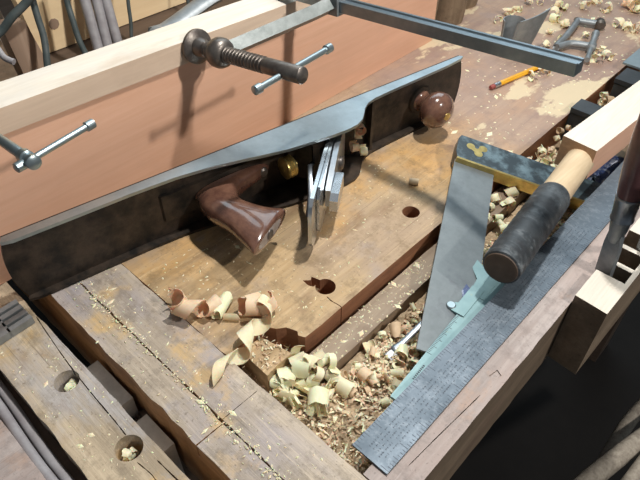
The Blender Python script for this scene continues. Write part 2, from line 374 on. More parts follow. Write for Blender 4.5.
# loose bar in the tray
t = obj('wooden_bar', ragbox(B(), -238, -212, 226, 640, -44.5, -19, amp=1.2, sides='xXy', seed=40), 'batten', None, smooth=0, bev=2.5, loc=(-225, 430, -45))
tag(t, 'long narrow weathered wooden bar lying in the tray under the bench edge', 'wood')

# ================================================================== BOARD AND BATTEN
def batt(x, y, z): return V((x, y, z))
def toplim(y): return 184.5-.042*y
bm = B(); n = 24; y0, y1 = -60, 828
vs = []
for i in range(n+1):
    y = y0+(y1-y0)*i/n; zt = toplim(y); zb = zt-24.5
    vs.append([bm.verts.new(V(p)) for p in ((-515.8, y, zb), (-516.2, y, zt), (-560-.6*noise.noise(V((y*.02, 0, 0))), y, zt+1), (-560, y, zb-2), (-546, y, zb-2), (-546, y, zb))])
for a, b in zip(vs, vs[1:]):
    for k in range(6): bm.faces.new((a[k], a[(k+1) % 6], b[(k+1) % 6], b[k]))
bm.faces.new(vs[0][::-1]); bm.faces.new(vs[-1])
t = obj('wooden_batten', bm, 'pale', None, smooth=0, loc=(-540, 384, 150))
t.data.materials.append(M['battenface'])
for p in t.data.polygons:
    if p.normal.x > .8: p.material_index = 1
tag(t, 'pale rough wooden strip clamped along the top edge of the orange board', 'wood')
bm = B(); prism(bm, [(-60, .3), (827, .3), (827, toplim(827)-24.8), (-60, toplim(-60)-24.8)], -518, -545, lambda a, b, c: V((c, a, b)))
t = obj('wooden_board', bm, 'orange', None, smooth=0, loc=(-531, 384, 0))
tag(t, 'wide smooth orange-brown board standing on its edge behind the long metal plane', 'board')

# ================================================================== JOINTER PLANE
PO = V((-484, 87, 0)); PD = V((.1837, .983, 0)); PN = V((.983, -.1837, 0))
def pl(u, v, z): return PO+PD*u+PN*v+V((0, 0, z))
plane = thing('bench_plane', pl(305, 20, 0), 'very long metal jointer plane lying on its side, knob and handle towards the viewer', 'plane')
# sole with rounded ends
def arc_outline(n=10):
    out = []
    for i in range(n+1):
        z = .3+81.4*i/n; s = 1-((z-41)/41)**2; out.append((-3-9*s+9*0, z))
    a = [(1-8*(1-((z-41)/41)**2), z) for _, z in out]
    b = [(592+8*(1-((z-41)/41)**2), z) for _, z in reversed(out)]
    return a+b
bm = B(); prism(bm, arc_outline(), 0, 4.5, lambda a, b, c: pl(a, c, b)); obj('sole', bm, 'japan', plane, smooth=30)
prof = [(1, 2), (592, 2), (595, 6), (588, 9), (560, 12), (500, 14.5), (460, 16), (432, 18), (419, 21.5), (409, 28), (400, 37), (391, 45), (380, 50), (366, 51.5), (345, 50.5), (320, 47.5), (290, 43.5), (268, 38), (238, 29.5), (205, 21.5), (170, 16), (122, 13.5), (60, 13), (8, 12), (-2, 9)]
for z0, z1, nm in ((78.4, 82, 'cheek'), (0.3, 3.8, 'cheek')):
    bm = B(); prism(bm, prof, z0, z1, lambda a, b, c: pl(a, b, c))
    k = obj(nm, bm, 'cheek' if z1 > 50 else 'japan', plane, smooth=30, bev=.7)
# tote seat rib, front knob boss, cross ribs
bm = B(); prism(bm, [(150, 4), (292, 4), (290, 8), (280, 9), (160, 9), (152, 8)], 24, 58, lambda a, b, c: pl(a, b, c)); obj('tote_seat', bm, 'japan', plane, bev=1.2)
bm = B(); lathe(bm, pl(524, 3, 41), PN, [(0, 20), (5, 19), (6, 15)], 24); obj('knob_seat', bm, 'japan', plane)
bm = B(); box(bm, 0, 4, 4, 15, 3.6, 78.6)
for v in bm.verts: v.co = pl(432+v.co.x, v.co.y, v.co.z)
obj('cross_rib', bm, 'japan', plane, bev=.8)
# frog: body behind the iron
bm = B(); prism(bm, [(308, 4.5), (376, 4.5), (376, 8), (336, 46), (328, 48), (323, 42), (331, 28), (318, 14), (308, 12)], 12, 70, lambda a, b, c: pl(a, b, c)); obj('frog', bm, 'japan', plane, bev=1)
# iron, chip breaker, lever cap: plates leaning toward the heel
def slab(a0, off, th, w0, w1, s0, s1, top=None, bmv=None):
    """plate along the bed of the frog: starts s0 up the slope, ends s1; off = distance in front of the frog"""
    bm = bmv or B(); e = V((-.72, .694)); nn = V((.694, .72))
    o = V((379, 4)); outline = top or [(s0, w0), (s1, w0), (s1, w1), (s0, w1)]
    prism(bm, outline, off, off+th, lambda s, w, c: pl(o.x+e.x*s+nn.x*c, o.y+e.y*s+nn.y*c, w))
    return bm
iron = obj('plane_iron', slab(0, 2, 4, 8, 74, 2, 172, [(2, 9), (158, 9), (166, 14), (171, 22), (171, 58), (166, 68), (158, 73), (2, 73)]), 'bladesteel', plane, smooth=30, bev=.5)
obj('chip_breaker', slab(0, 6.6, 3, 8, 74, 8, 146, [(6, 10), (138, 10), (146, 20), (146, 62), (138, 72), (6, 72)]), 'bladesteel', plane, smooth=30, bev=.5)
lc = obj('lever_cap', slab(0, 11, 6, 0, 0, 0, 0, [(8, 12), (60, 13), (84, 19), (104, 24), (118, 30), (118, 52), (104, 58), (84, 63), (60, 69), (8, 70)]), 'steel', plane, smooth=30, bev=1.6)
obj('cam_lever', slab(0, 17.5, 9, 0, 0, 0, 0, [(84, 30), (122, 29), (130, 34), (130, 48), (122, 53), (84, 52)]), 'bladesteel', lc, smooth=30, bev=2)
bm = B(); c = pl(379-.72*52+.694*17, 4+.694*52+.72*17, 41); lathe(bm, c, (.714*PD.x*1+.7*PN.x, .714*PD.y+.7*PN.y, 0), [(0, 8), (3, 8), (5, 6), (5.5, 2)], 18); obj('cap_screw', bm, 'iron', lc)
# lateral lever and depth yoke
bm = B(); tube(bm, [pl(334, 36, 41), pl(324, 40, 46), pl(316, 46, 50), pl(306, 60, 46), pl(296, 76, 36), pl(284, 92, 22)], [4, 3.5, 3, 3, 4, 6], 8, flat=.5); obj('lateral_lever', bm, 'steel', plane)
bm = B(); lathe(bm, pl(301, 28, 45), -PD, [(-8, 3.5), (-4, 3.5), (-3.5, 11), (-2, 13), (0, 11.6), (1.5, 13), (3, 11.6), (4.5, 13), (6, 11.6), (7.5, 13), (9, 13), (10, 11), (10.2, 4), (10.6, 3.5)], 28); obj('adjusting_nut', bm, 'brass', plane)
# tote
def tote():
    rows = []
    # station: centre (u,v), half length along u, half thickness in z, tilt
    stn = [(236, 7, 50, 12.5, 0), (236, 11, 49, 12.5, 0), (231, 15, 43, 12.5, .04), (214, 21, 27, 13.5, .08), (205, 31, 21.5, 14.5, .14), (204, 46, 20.5, 15, .1), (209, 60, 21, 15, .02), (215, 74, 22.5, 14.5, -.08),
           (219, 85, 27, 13.5, -.22), (223, 94, 31, 13, -.36), (225, 101, 35, 12, -.46), (224, 105, 34, 10.5, -.5), (223, 106, 28, 8, -.5)]
    bm = B(); n = 20; rings = []
    for (cu, cv, hl, ht, tl) in stn:
        ring = []
        for k in range(n):
            a = 2*pi*k/n; c_, s_ = cos(a), sin(a)
            x = hl*(abs(c_)**.8)*(1 if c_ > 0 else -1); z = ht*(abs(s_)**.85)*(1 if s_ > 0 else -1)
            ring.append(bm.verts.new(pl(cu+x*cos(tl), cv+x*sin(tl), 41+z)))
        rings.append(ring)
    for a, b in zip(rings, rings[1:]):
        for k in range(n): bm.faces.new((a[k], a[(k+1) % n], b[(k+1) % n], b[k]))
    bm.faces.new(rings[0][::-1]); bm.faces.new(rings[-1]); return bm
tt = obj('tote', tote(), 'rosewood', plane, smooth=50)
tt.data.materials.append(M['sheenend'])
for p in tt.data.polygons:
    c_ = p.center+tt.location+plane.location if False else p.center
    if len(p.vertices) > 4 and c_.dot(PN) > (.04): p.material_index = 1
ss = tt.modifiers.new('s', 'SUBSURF'); ss.levels = ss.render_levels = 1
bm = B(); lathe(bm, pl(220, 101, 41), PN*.88+PD*.47, [(0, 5.5), (7, 5.5), (7.6, 4), (7.2, 1.5)], 18); obj('bolt', bm, 'iron', tt)
bm = B(); lathe(bm, pl(272, 12, 41), PN, [(0, 6.5), (4, 6), (6, 4)], 18); obj('toe_screw', bm, 'iron', tt)
# knob
kn = obj('knob', lathe(B(), pl(524, 6, 41), PN, [(0, 16), (2, 15.5), (5, 12.5), (9, 11.5), (13, 13), (17, 18), (22, 22.3), (28, 24.3), (34, 24.3), (40, 22), (45, 17.5), (48.5, 11), (50, 5), (50.2, 1)], 36), 'rosewood', plane, smooth=60)
bm = B(); lathe(bm, pl(524, 55.5, 41), PN, [(0, 5.2), (1.3, 5), (1.6, 2)], 16); obj('bolt', bm, 'brass', kn)
# shavings caught in the mouth
for i in range(5):
    bm = B(); curl(bm, pl(402+random.uniform(0, 16), 12+random.uniform(0, 10), 14+i*11), 9, 4, 8, 1.1, Matrix.Rotation(random.random()*6, 3, 'Z') @ Matrix.Rotation(random.random()*3, 3, 'X'))
    t = obj('wood_shaving', bm, random.choice(['shaveA', 'shaveC']), smooth=40, loc=pl(410, 14, 14+i*11))
    tag(t, 'small curled shaving caught in the open mouth of the metal plane', 'shaving', 'shavings in the mouth of the plane')

# ================================================================== CLAMPS
def fclamp(A, D, pad, tip, tpos, tends, corner_y, label, group=None, thin=False, armdir=1):
    """A..D bar centre line; pad..tip the screw axis"""
    A, D, pad, tip = map(V, (A, D, pad, tip))
    root = thing('bar_clamp', (A+D)/2, label, 'clamp', group)
    ax, s, u = frame(D-A)
    if s.y < 0: s = -s
    u = ax.cross(s); u = u if u.z > 0 else -u
    L = (D-A).length
    w, h = 7.5, 6
    prof = [(-w, -h), (w, -h), (w, h), (w*.62, h), (w*.5, h-1.6), (-w*.5, h-1.6), (-w*.62, h), (-w, h)]
    bm = B(); prism(bm, prof, -190, L, lambda a, b, c: A+ax*c+s*a+u*b); obj('bar', bm, 'clampbar', root, smooth=0, bev=.5)
    # sliding arm that carries the screw
    d, s2, u2 = frame(tip-pad); d = (tip-pad).normalized()
    boss = pad+d*(42 if not thin else 10)
    k0 = A+ax*4
    bm = B(); path = spline([k0+s*9*armdir, k0-s*6*armdir+u*1, k0*.78+boss*.22, (k0+boss)/2, boss*.85+k0*.15, boss], 5)
    tube(bm, path, [9.5]*len(path), 4, flat=1); obj('sliding_arm', bm, 'armmetal', root, smooth=30)
    bm = B(); box(bm, -12, 12, -11.5, 11.5, -9.5, 9.5)
    for v in bm.verts: v.co = k0+ax*v.co.x+s*v.co.y+u*v.co.z
    obj('slide_collar', bm, 'greymetal', root, smooth=30, bev=2.5)
    bm = B(); lathe(bm, boss-d*9, d, [(p_, q_*(1.1 if not thin else .6)) for p_, q_ in ((0, 9), (1.5, 12.5), (6, 14.3), (12, 14.3), (17, 12.5), (19, 10), (20, 8))], 28); obj('screw_boss', bm, 'iron', root, smooth=40)
    # screw
    bm = B(); total = (tip-pad).length; R = 8.4 if not thin else 4.6
    prof = [(6, 4), (18, 5.2)]; x = 18; pt = 5.0 if not thin else 3.6 
    while x < total*(.67 if not thin else .2): prof += [(x+pt*.25, R), (x+pt*.5, R), (x+pt*.72, R-2.4), (x+pt*.97, R-2.4)]; x += pt
    prof += [(x+1, R-.4), (total-1.2, R-.2), (total, R-1.4)]
    lathe(bm, pad, d, prof, 24); sc = obj('screw', bm, 'iron' if not thin else 'thinsteel', root, smooth=50)
    if thin:
        bm = B(); lathe(bm, tip-d*18, d, [(0, 4.8), (.5, 6), (8, 6), (9, 4.8)], 20); lathe(bm, tip-d*3, d, [(0, 4.8), (.5, 5.8), (5, 5.8), (6, 4)], 20); obj('collar', bm, 'thinsteel', sc)
    bm = B(); lathe(bm, pad, d, [(p_, q_*(.92 if not thin else .6)) for p_, q_ in ((0, 17), (1, 20), (4, 20), (5.5, 17.5), (7, 11.5), (13, 10.5), (17, 8), (18, 5))], 32); obj('swivel_pad', bm, 'iron', root, smooth=40)
    a, b = map(V, tends); e = (b-a).normalized(); Lh = (b-a).length; r = 3.2 if not thin else 2.8
    bm = B(); lathe(bm, a, e, [(0, r*.8), (1, r*1.45), (8, r*1.5), (9, r), (Lh-9, r), (Lh-8, r*1.5), (Lh-1, r*1.45), (Lh, r*.8)], 18); obj('tommy_bar', bm, 'thinsteel', sc, smooth=40)
    # fixed jaw behind the board
    j0 = A+ax*-(A.x+600)/ax.x*1.0 if False else A-ax*(A.x+592)
    j0 = A-ax*((A.x+592)/ax.x)
    end = V((-592, pad.y, pad.z-14))
    bm = B(); path = spline([j0+s*10*armdir, j0-s*10*armdir, (j0*.6+end*.4)+V((-6, 0, 2)), end+V((-2, 25*armdir, 3)), end], 5)
    tube(bm, path, [12]*4+[13]*(len(path)-8)+[15, 17, 17, 12], 10, flat=.55); obj('fixed_jaw', bm, 'greymetal', root, smooth=40)
    bm = B(); lathe(bm, end+V((2, 0, 0)), (1, 0, 0), [(0, 13), (26, 13), (29, 11)], 20); obj('jaw_face', bm, 'greymetal', root, smooth=30)
    return root
TE = (at(255.5, 90, Y=332), at(330, 47.5, Y=424))
z_t = 181
TE = (at(254, 91, z_t), at(331, 47, z_t))
fclamp((-449, 500, 182.5), (-162, 500, 207), (-514, 352, 161.5), (-352, 352, 187), None, TE, 0,
       'heavy steel bar clamp whose long bar reaches out over the metal plane')
TE2 = (at(15, 169, 188), at(94, 122.5, 188))
tip2 = at(33, 162, 190)
fclamp((-485, -78, 192), (-150, -78, 206), (-514, tip2.y+2, 172), tip2, None, TE2, 0,
       'small bright steel clamp at the left end of the board, with a thin sliding handle', thin=True, armdir=-1)

# ================================================================== FRAMING SQUARE
fs = thing('framing_square', (-122, 400, 0), 'long flat blue-grey steel framing square blade lying along the front edge of the tray', 'square')
bm = B(); box(bm, -140.6, -104.6, 188, 800, .4, 2.6); obj('blade', bm, 'sqsteel', fs, smooth=0, bev=.3)
bm = B(); y = 190
i = 0
while y < 640:
    L_ = 8 if i % 8 == 0 else (5.5 if i % 4 == 0 else 3.2)
    box(bm, -140.3, -140.3+L_, y, y+.45, 2.55, 2.68); box(bm, -104.9-L_, -104.9, y, y+.45, 2.55, 2.68)
    y += 3.175; i += 1
for x in (-130, -126.2, -122.4, -118.6, -114.8):
    y = 194+random.random()*6
    while y < 560:
        l = random.uniform(1.2, 3.2); box(bm, x, x+1.5, y, y+.5, 2.55, 2.67)
        if random.random() < .6: box(bm, x+.4, x+.8, y, y+l, 2.55, 2.67)
        y += random.choice([2.4, 3, 3.6, 6])
obj('graduations', bm, 'tick', fs, smooth=0)

# ================================================================== TRY SQUARE (tilted over the tray edge)
def tp(u, v, off=0):
    b, c, a = -.24, -.04, 9+off; d0 = at(u, v)
    k = (CAMH-a-244*b+450*c)/(CAMH+b*d0.x+c*d0.y); return V((k*d0.x, k*d0.y, CAMH-k*CAMH))
nrm = V((.24, .04, 1)).normalized()
ts = thing('try_square', tp(480, 165), 'large try square with black brass-edged wooden stock and broad steel blade hanging into the tray', 'square')
p0 = tp(457, 148); p1 = tp(416, 349)
bd = (p1-p0).normalized(); sd = nrm.cross(bd).normalized()
if sd.x < 0: sd = -sd
Lb = (p1-p0).length
def tl(a, b, c): return p0+bd*a+sd*b+nrm*c
SL = (tp(600, 192)-p0).dot(sd); SH = 28
bm = B(); prism(bm, [(-20, 0), (Lb, 0), (Lb-2, 51), (-20, 51)], -1.3, 1.3, lambda a, b, c: tl(a, b, c)); obj('blade', bm, 'trysteel', ts, smooth=0, bev=.3)
bm = B(); prism(bm, [(-46, -3), (-46, SL), (-3.2, SL), (-3.2, -3), (-12, -6), (-38, -6)], -8, 8, lambda a, b, c: tl(a+SH, b+4, c)); sk = obj('stock', bm, 'ebony', ts, smooth=30, bev=.8)
bm = B(); prism(bm, [(-3.2, -3.5), (-.2, -3.5), (-.2, SL), (-3.2, SL)], -8.1, 8.1, lambda a, b, c: tl(a+SH, b+4, c)); k = obj('brass_edge', bm, 'brass', sk, smooth=0, bev=.4)
bm = B()
for (ca, cb) in ((-30, 11), (-21, 22), (-33, 27)): lathe(bm, tl(ca+SH, cb+4, 7.9), nrm, [(0, 5.5), (.35, 5.5)], 20)
prism(bm, [(-33, 9), (-26, 10), (-20, 20), (-20, 24), (-25, 25), (-32, 29), (-36, 27), (-29, 19)], 7.9, 8.22, lambda a, b, c: tl(a+SH, b+4, c))
obj('brass_rivet_plate', bm, 'brass', sk, smooth=0)

# ================================================================== CALIPER
cal = thing('caliper', (-150, 340, 0), 'pale blue-green metal sliding caliper lying half under the framing square', 'caliper')
c0 = at(392, 398, -6); ca = (at(491, 276, -6)-c0); LL = ca.length; ca.normalize(); cs = V((ca.y, -ca.x, 0)); 
def cl(a, b, c): return V((c0.x, c0.y, 0))+ca*a+cs*b+V((0, 0, c))
bm = B(); prism(bm, [(0, -2), (0, 17), (LL+30, 17), (LL+30, -2)], -8, -4.6, cl); obj('beam', bm, 'caliper', cal, smooth=0, bev=.4)
bm = B()
for i in range(80):
    a = 60+i*1.9; 
    if a < LL+10: box(bm, a, a+.5, -1.6, -1.6+(5 if i % 5 == 0 else 2.6), -4.65, -4.45); 
for i in range(9): box(bm, 27+i*2.2, 28.3+i*2.2, 3.4, 5.4, -4.65, -4.45)
for v in bm.verts: v.co = cl(*v.co)
obj('graduations', bm, 'tick', cal, smooth=0)
bm = B(); prism(bm, [(118, -9), (121, -14), (127, -13), (131, -8), (160, -8), (160, 5), (118, 5)], -9.5, -3.2, cl); sl = obj('slider', bm, 'caliper', cal, smooth=30, bev=.7)
bm = B(); lathe(bm, cl(123, -12, -10), (0, 0, 1), [(0, 4), (.5, 5), (7, 5), (8, 4)], 20); obj('thumb_wheel', bm, 'thinsteel', sl)
bm = B(); prism(bm, [(150, -6), (172, -9), (198, -36), (203, -34), (190, -8), (190, 10), (150, 10)], -9, -4, cl); obj('jaw', bm, 'caliper', cal, smooth=0, bev=.5)
bm = B(); prism(bm, [(140, -8), (156, -8), (162, -19), (158, -23), (146, -12)], -9, -5, cl); obj('inside_jaw', bm, 'bluecloth', sl, smooth=0, bev=.5)

# ================================================================== TAPED HANDLE WITH SQUARE BAR
ml = thing('wooden_mallet', (-172, 640, 13), 'crude pale square wooden head with a round handle wrapped in black tape, across the squares', 'mallet')
h0, h1 = V((-143, 406, 41)), V((-171, 640, 31))
hd = (h1-h0).normalized(); HL = (h1-h0).length
bm = B(); prof = [(0, 17.5), (1, 19)]
for i in range(1, 48):
    t = i/48; prof.append((1+t*140, 19.3+.5*noise.noise(V((t*30, 0, 0)))+(.5 if i % 4 == 0 else 0)))
prof += [(142, 18.0)]
lathe(bm, h0, hd, prof, 32); tp_ = obj('tape_wrap', bm, 'tape', ml, smooth=45)
bm = B(); lathe(bm, h0-hd*.6, hd, [(0, 15), (1, 17), (3, 17), (HL, 16.6), (HL+12, 16)], 32); obj('handle', bm, 'handlewood', ml, smooth=45)
bm = B(); lathe(bm, h0-hd*1.4, hd, [(0, 14.5), (.4, 16.6), (1.4, 17.2)], 24); obj('handle_end', bm, 'dkwood', ml, smooth=0)
M['handle'] = M['brownwood']
hx = V((.07, 1, .0)).normalized(); hs = V((hx.y, -hx.x, 0)); hc = V((-176, 631, 0))
bm = B(); n = 16
prism(bm, [(-21.5, 14), (21.5, 14), (21.5, 55), (-21.5, 55)], 0, 290, lambda a, b, c: hc+hs*a+hx*c+V((0, 0, b)))
for f in bm.faces:
    if abs(f.normal.dot(V((0,0,1)))) < .5: pass
hb = obj('head', bm, 'sawn', ml, smooth=0, bev=1.2, mats=['sawn', 'endgrain', 'orange'])
for p in hb.data.polygons:
    nv = V(p.normal)
    if nv.y < -.8: p.material_index = 1
    elif nv.x > .8: p.material_index = 2

# ================================================================== CHISEL STANDING IN THE VISE
ch = thing('chisel', (-78, 505, -30), 'dark plum-handled chisel standing upright behind the pale jaw at the right edge', 'chisel')
c0 = at(600, 272, X=-78); c0 = V((-78, 517, -10)); ctop = V((-66, 466, 175))
# direction from the photo: blade foot, ferrule, handle
pA = at(603, 274, X=-76); pB = at(622, 228, X=-74.5); pC = at(648, 140, X=-72)
pA = V((-74.6, 511, 0)); dirc = (V((-80.5, 512, 66))-pA).normalized()
def cp(s): return pA+dirc*s
bm = B(); prism(bm, [(-9.5, -25), (9.5, -25), (9.5, 40), (7, 62), (-7, 62), (-9.5, 40)], -2.4, 2.4, lambda a, b, c: V((a, c, b)))
q = dirc.to_track_quat('Z', 'Y').to_matrix().to_4x4(); q.translation = pA
for v in bm.verts: v.co = (Matrix.Translation(pA) @ dirc.to_track_quat('Z', 'Y').to_matrix().to_4x4() @ Matrix.Rotation(radians(75), 4, 'Z')) @ v.co
obj('blade', bm, 'greymetal', ch, smooth=0, bev=.8)
bm = B(); lathe(bm, cp(50), dirc, [(-4, 6), (8, 8), (14, 9), (22, 9.5)], 20); obj('shank', bm, 'greymetal', ch)
bm = B(); lathe(bm, cp(72), dirc, [(0, 9.5), (1, 11), (3, 11), (4, 10.4), (26, 11.6), (27, 12.2), (29, 12)], 24); obj('ferrule', bm, 'steel', ch)
bm = B(); lathe(bm, cp(101), dirc, [(0, 11.5), (6, 12), (14, 13), (24, 13.6), (40, 14), (60, 14), (85, 13.5), (98, 13), (108, 11), (112, 5)], 28); obj('handle', bm, 'purple', ch, smooth=50)
# second tool behind it
rs = thing('screwdriver', (-62, 545, 12), 'dark wooden-handled tool leaning against the chisel in the right-hand jaw', 'tool')
e0 = V((-60, 560, 13)); e1 = V((-55, 500, 120))
bm = B(); tube(bm, [e0, e0+(e1-e0)*.6], [4, 5], 10); obj('shank', bm, 'greymetal', rs)
bm = B(); lathe(bm, e0+(e1-e0)*.55, e1-e0, [(0, 6), (4, 9), (20, 12), (60, 13), (90, 12), (100, 6)], 20); obj('handle', bm, 'dkwood', rs, smooth=50)

# ================================================================== PENCIL
pc = thing('pencil', (-355, 780, 0), 'yellow pencil with a red eraser lying on the bench below the bar clamp', 'pencil')
a = V((-360, 753, 4.2)); dd = (V((-337, 868, 4.2))-a).normalized()
bm = B(); lathe(bm, a, dd, [(0, 3), (1.5, 3.6), (9, 3.6)], 14); obj('eraser', bm, 'pink', pc)
bm = B(); lathe(bm, a+dd*8, dd, [(0, 3.9), (3, 3.9), (3.4, 3.6), (5, 4), (6.6, 3.6), (7, 3.9), (12, 3.9)], 16); obj('ferrule', bm, 'bladesteel', pc)
bm = B(); lathe(bm, a+dd*20, dd, [(0, 3.9), (100, 3.9)], 6); obj('shaft', bm, 'yellow', pc, smooth=0)
bm = B(); lathe(bm, a+dd*120, dd, [(0, 3.8), (16, 1), (20, .3)], 12); obj('tip', bm, 'shaveA', pc)

# ================================================================== SMALL C CLAMP (far right)
cc = thing('c_clamp', (-330, 1010, 0), 'small grey C clamp lying flat on the bench among shavings at the far right', 'clamp')
zc = 9
A0, A1, A2 = at(566, 36, zc), at(576, 20.5, zc), at(599, 24, zc)
A3 = at(556, 47, zc)
bm = B(); tube(bm, spline([at(598, 50, zc)*.0+at(589, 46, zc), at(570, 43.5, zc), A3, A0, A1+V((4, -6, 0)), A1, A1+(A2-A1)*.3, A2], 5), 5.5, 10, flat=1); obj('frame', bm, 'greymetal', cc, smooth=50)
bm = B(); lathe(bm, A2+V((0, 4, 0))-V((0,0,0)), (at(600, 30, zc)-A2), [(-8, 7), (0, 9), (8, 9), (12, 6)], 14); obj('anvil', bm, 'iron', cc)
s0, s1 = at(596, 33, zc), at(587, 60, zc)
bm = B(); L_ = (s1-s0).length; lathe(bm, s0, s1-s0, [(0, 5), (2, 6.5), (6, 6.5), (8, 5), (L_*.45, 5), (L_*.47, 7.5), (L_*.6, 7.5), (L_*.62, 4.2), (L_, 4.2)], 16); obj('screw', bm, 'greymetal', cc, smooth=40)

# ================================================================== BENT SHEET METAL PIECE
bs_ = at(513, 66, 0)
sm = B(); L = []; R = []
n = 22
for i in range(n+1):
    t = i/n; a = radians(-150+210*t)
    if t < .55:
        aa = radians(200-290*(t/.55)); x = 15*cos(aa); y = 15*sin(aa); fl = 0
        base = (x, y)
    else:
        k = (t-.55)/.45; aa = radians(-90); base = (15*cos(aa)+45*k, 15*sin(aa)+20*k*k)
    hgt = 56+18*(max(0, t-.45)/.55)
    cx, cy = -402, 868
    ang = radians(40); X = base[0]*cos(ang)-base[1]*sin(ang); Y = base[0]*sin(ang)+base[1]*cos(ang)
    L.append(V((cx+X*.75, cy+Y*.75, 0.5))); R.append(V((cx+X*1.15, cy+Y*1.15+6, hgt)))
ribbon(sm, L, R, 1.6)
t = obj('metal_scoop', sm, 'greymetal', None, smooth=40, loc=(-402, 868, 0)); tag(t, 'bent grey sheet metal piece standing curled on the bench behind the clamp bar', 'metal piece')

# ================================================================== THINGS IN THE TRAY, FAR END
def blockthing(name, x0, x1, y0, y1, z0, z1, mat, label, cat, bev=2, rz=0):
    c = V(((x0+x1)/2, (y0+y1)/2, z0)); bm = B(); box(bm, x0, x1, y0, y1, z0, z1)
    for v in bm.verts: v.co = c+Matrix.Rotation(rz, 3, 'Z') @ (v.co-c)
    return tag(obj(name, bm, mat, smooth=30, bev=bev, loc=c), label, cat)
tb = thing('plastic_case', (-225, 800, -44), 'small black case standing in the tray beside the pale mallet head', 'case')
bm = B(); box(bm, -243, -180, 772, 802, -44.5, 4); obj('body', bm, 'black', tb, smooth=30, bev=3)
bm = B(); box(bm, -243, -180, 771, 803, 5, 12); obj('lid', bm, 'black', tb, smooth=30, bev=3)
tb = thing('plastic_box', (-215, 925, -44), 'black box deeper in the tray under the blue-grey plate', 'box')
bm = B(); box(bm, -232, -150, 893, 935, -44.5, 4); obj('body', bm, 'black', tb, smooth=30, bev=3)
bm = B(); box(bm, -233, -149, 892, 936, 5, 12); obj('lid', bm, 'black', tb, smooth=30, bev=3)
bm = B(); prism(bm, [(-243, 940), (-150, 940), (-140, 1090), (-243, 1060)], 13, 16, lambda x, y, z: V((x, y, z)))
t = obj('metal_plate', bm, 'plate', smooth=0, bev=.6, loc=(-200, 1000, 13)); tag(t, 'flat blue-grey metal plate lying over the far end of the tray', 'plate')
# blue crumpled wrapper
bm = B(); bmesh.ops.create_icosphere(bm, subdivisions=4, radius=1)
for v in bm.verts:
    n_ = noise.noise(v.co*2.3)*.35+noise.noise(v.co*6)*.2
    v.co = V((-163, 715, -24))+V((v.co.x*26, v.co.y*36, v.co.z*18))*(1+n_)
t = obj('crumpled_wrapper', bm, 'bluecloth', smooth=25, loc=(-163, 715, -40)); tag(t, 'crumpled blue wrapper in the tray behind the stock of the try square', 'wrapper')
# bright spanner end in the shavings
sp_ = thing('steel_driver', (-190, 330, -30), 'shiny steel tool shaft poking out of the shavings beside the try square blade', 'tool')
a, b = at(393, 352, -22), at(428, 318, -12)
bm = B(); tube(bm, spline([a, a+(b-a)*.2, a+(b-a)*.45, b], 4), [4.5, 5.5, 5.5, 5, 4, 3.5, 3.5, 3.5, 3.5, 3.5, 3.5, 3.5, 3.5], 10, flat=.6); obj('shaft', bm, 'bladesteel', sp_)
bm = B(); tube(bm, [a-(b-a).normalized()*8, a+(b-a).normalized()*6], [5.5, 5], 6, flat=.5); obj('tip', bm, 'bladesteel', sp_)

# wooden plug
bm = B(); d_ = V((.78, .5, 0)); lathe(bm, at(409, 181, 4), d_, [(0, 3.8), (.5, 4.2), (11, 4.2), (11.6, 3.8)], 16)
t = obj('dowel_offcut', bm, 'handlewood', loc=at(415, 181, 0)); tag(t, 'short pale dowel offcut lying alone near the round hole by the clamp shadow', 'dowel')

# grey slotted fork on the vise beam, bottom left
fk = thing('slotted_tool', (-455, 60, 0), 'dull grey metal tool with a three-slotted end lying at the left edge', 'tool')
P4 = [at(-8, 322, 5), at(15, 301, 5), at(36, 322, 5), at(2, 348, 5)]
f0 = at(36, 320, 5); f1 = at(-10, 338, 5)
bm = B(); e = (P4[1]-P4[2]); 
T0, T1 = at(16.5, 301, 5), at(35, 321, 5)      # tip edge
dirb = (at(-2, 345, 5)-T1).normalized(); wv = (T1-T0)
for i in range(4):
    a = T0+wv*(i/4+.03); b = T0+wv*((i+1)/4-.06)
    pts = [a, b, b+dirb*24, a+dirb*24]; prism(bm, [(p.x, p.y) for p in pts], .6, 9, lambda x, y, z: V((x, y, z)))
a = T0+wv*.03+dirb*22; b = T0+wv*.94+dirb*22
prism(bm, [(p.x, p.y) for p in (a, b, b+dirb*18, a+dirb*18)], .6, 9, lambda x, y, z: V((x, y, z)))
obj('slotted_end', bm, 'greymetal', fk, smooth=0, bev=.8)
bm = B(); c = (a+b)/2+dirb*16; tube(bm, [c, c+dirb*30, c+dirb*70], [9, 7.5, 8], 14); 
for v in bm.verts: v.co.z += 3
obj('handle', bm, 'greymetal', fk, smooth=50)

# rods lying in the groove, bottom left
for i, (yy, x0) in enumerate(((17.5, 0), (8.6, 0))):
    bm = B(); z = -18 if i == 0 else -13
    path = spline([V((-640, yy+2, z)), V((-520, yy+1*i, z)), V((-410, yy, z)), V((-330, yy-3, z)), V((-260, yy-2, z)), V((-100, yy, z))], 5)
    tube(bm, path, 4.3, 12); t = obj('metal_rod', bm, 'greyrod', smooth=50, loc=(-400, yy, z))
    tag(t, ['thin grey rod lying in the groove nearest the holed vise beam', 'thin grey rod lying in the groove nearest the bottom left corner'][i], 'rod', 'grey rods in the groove')

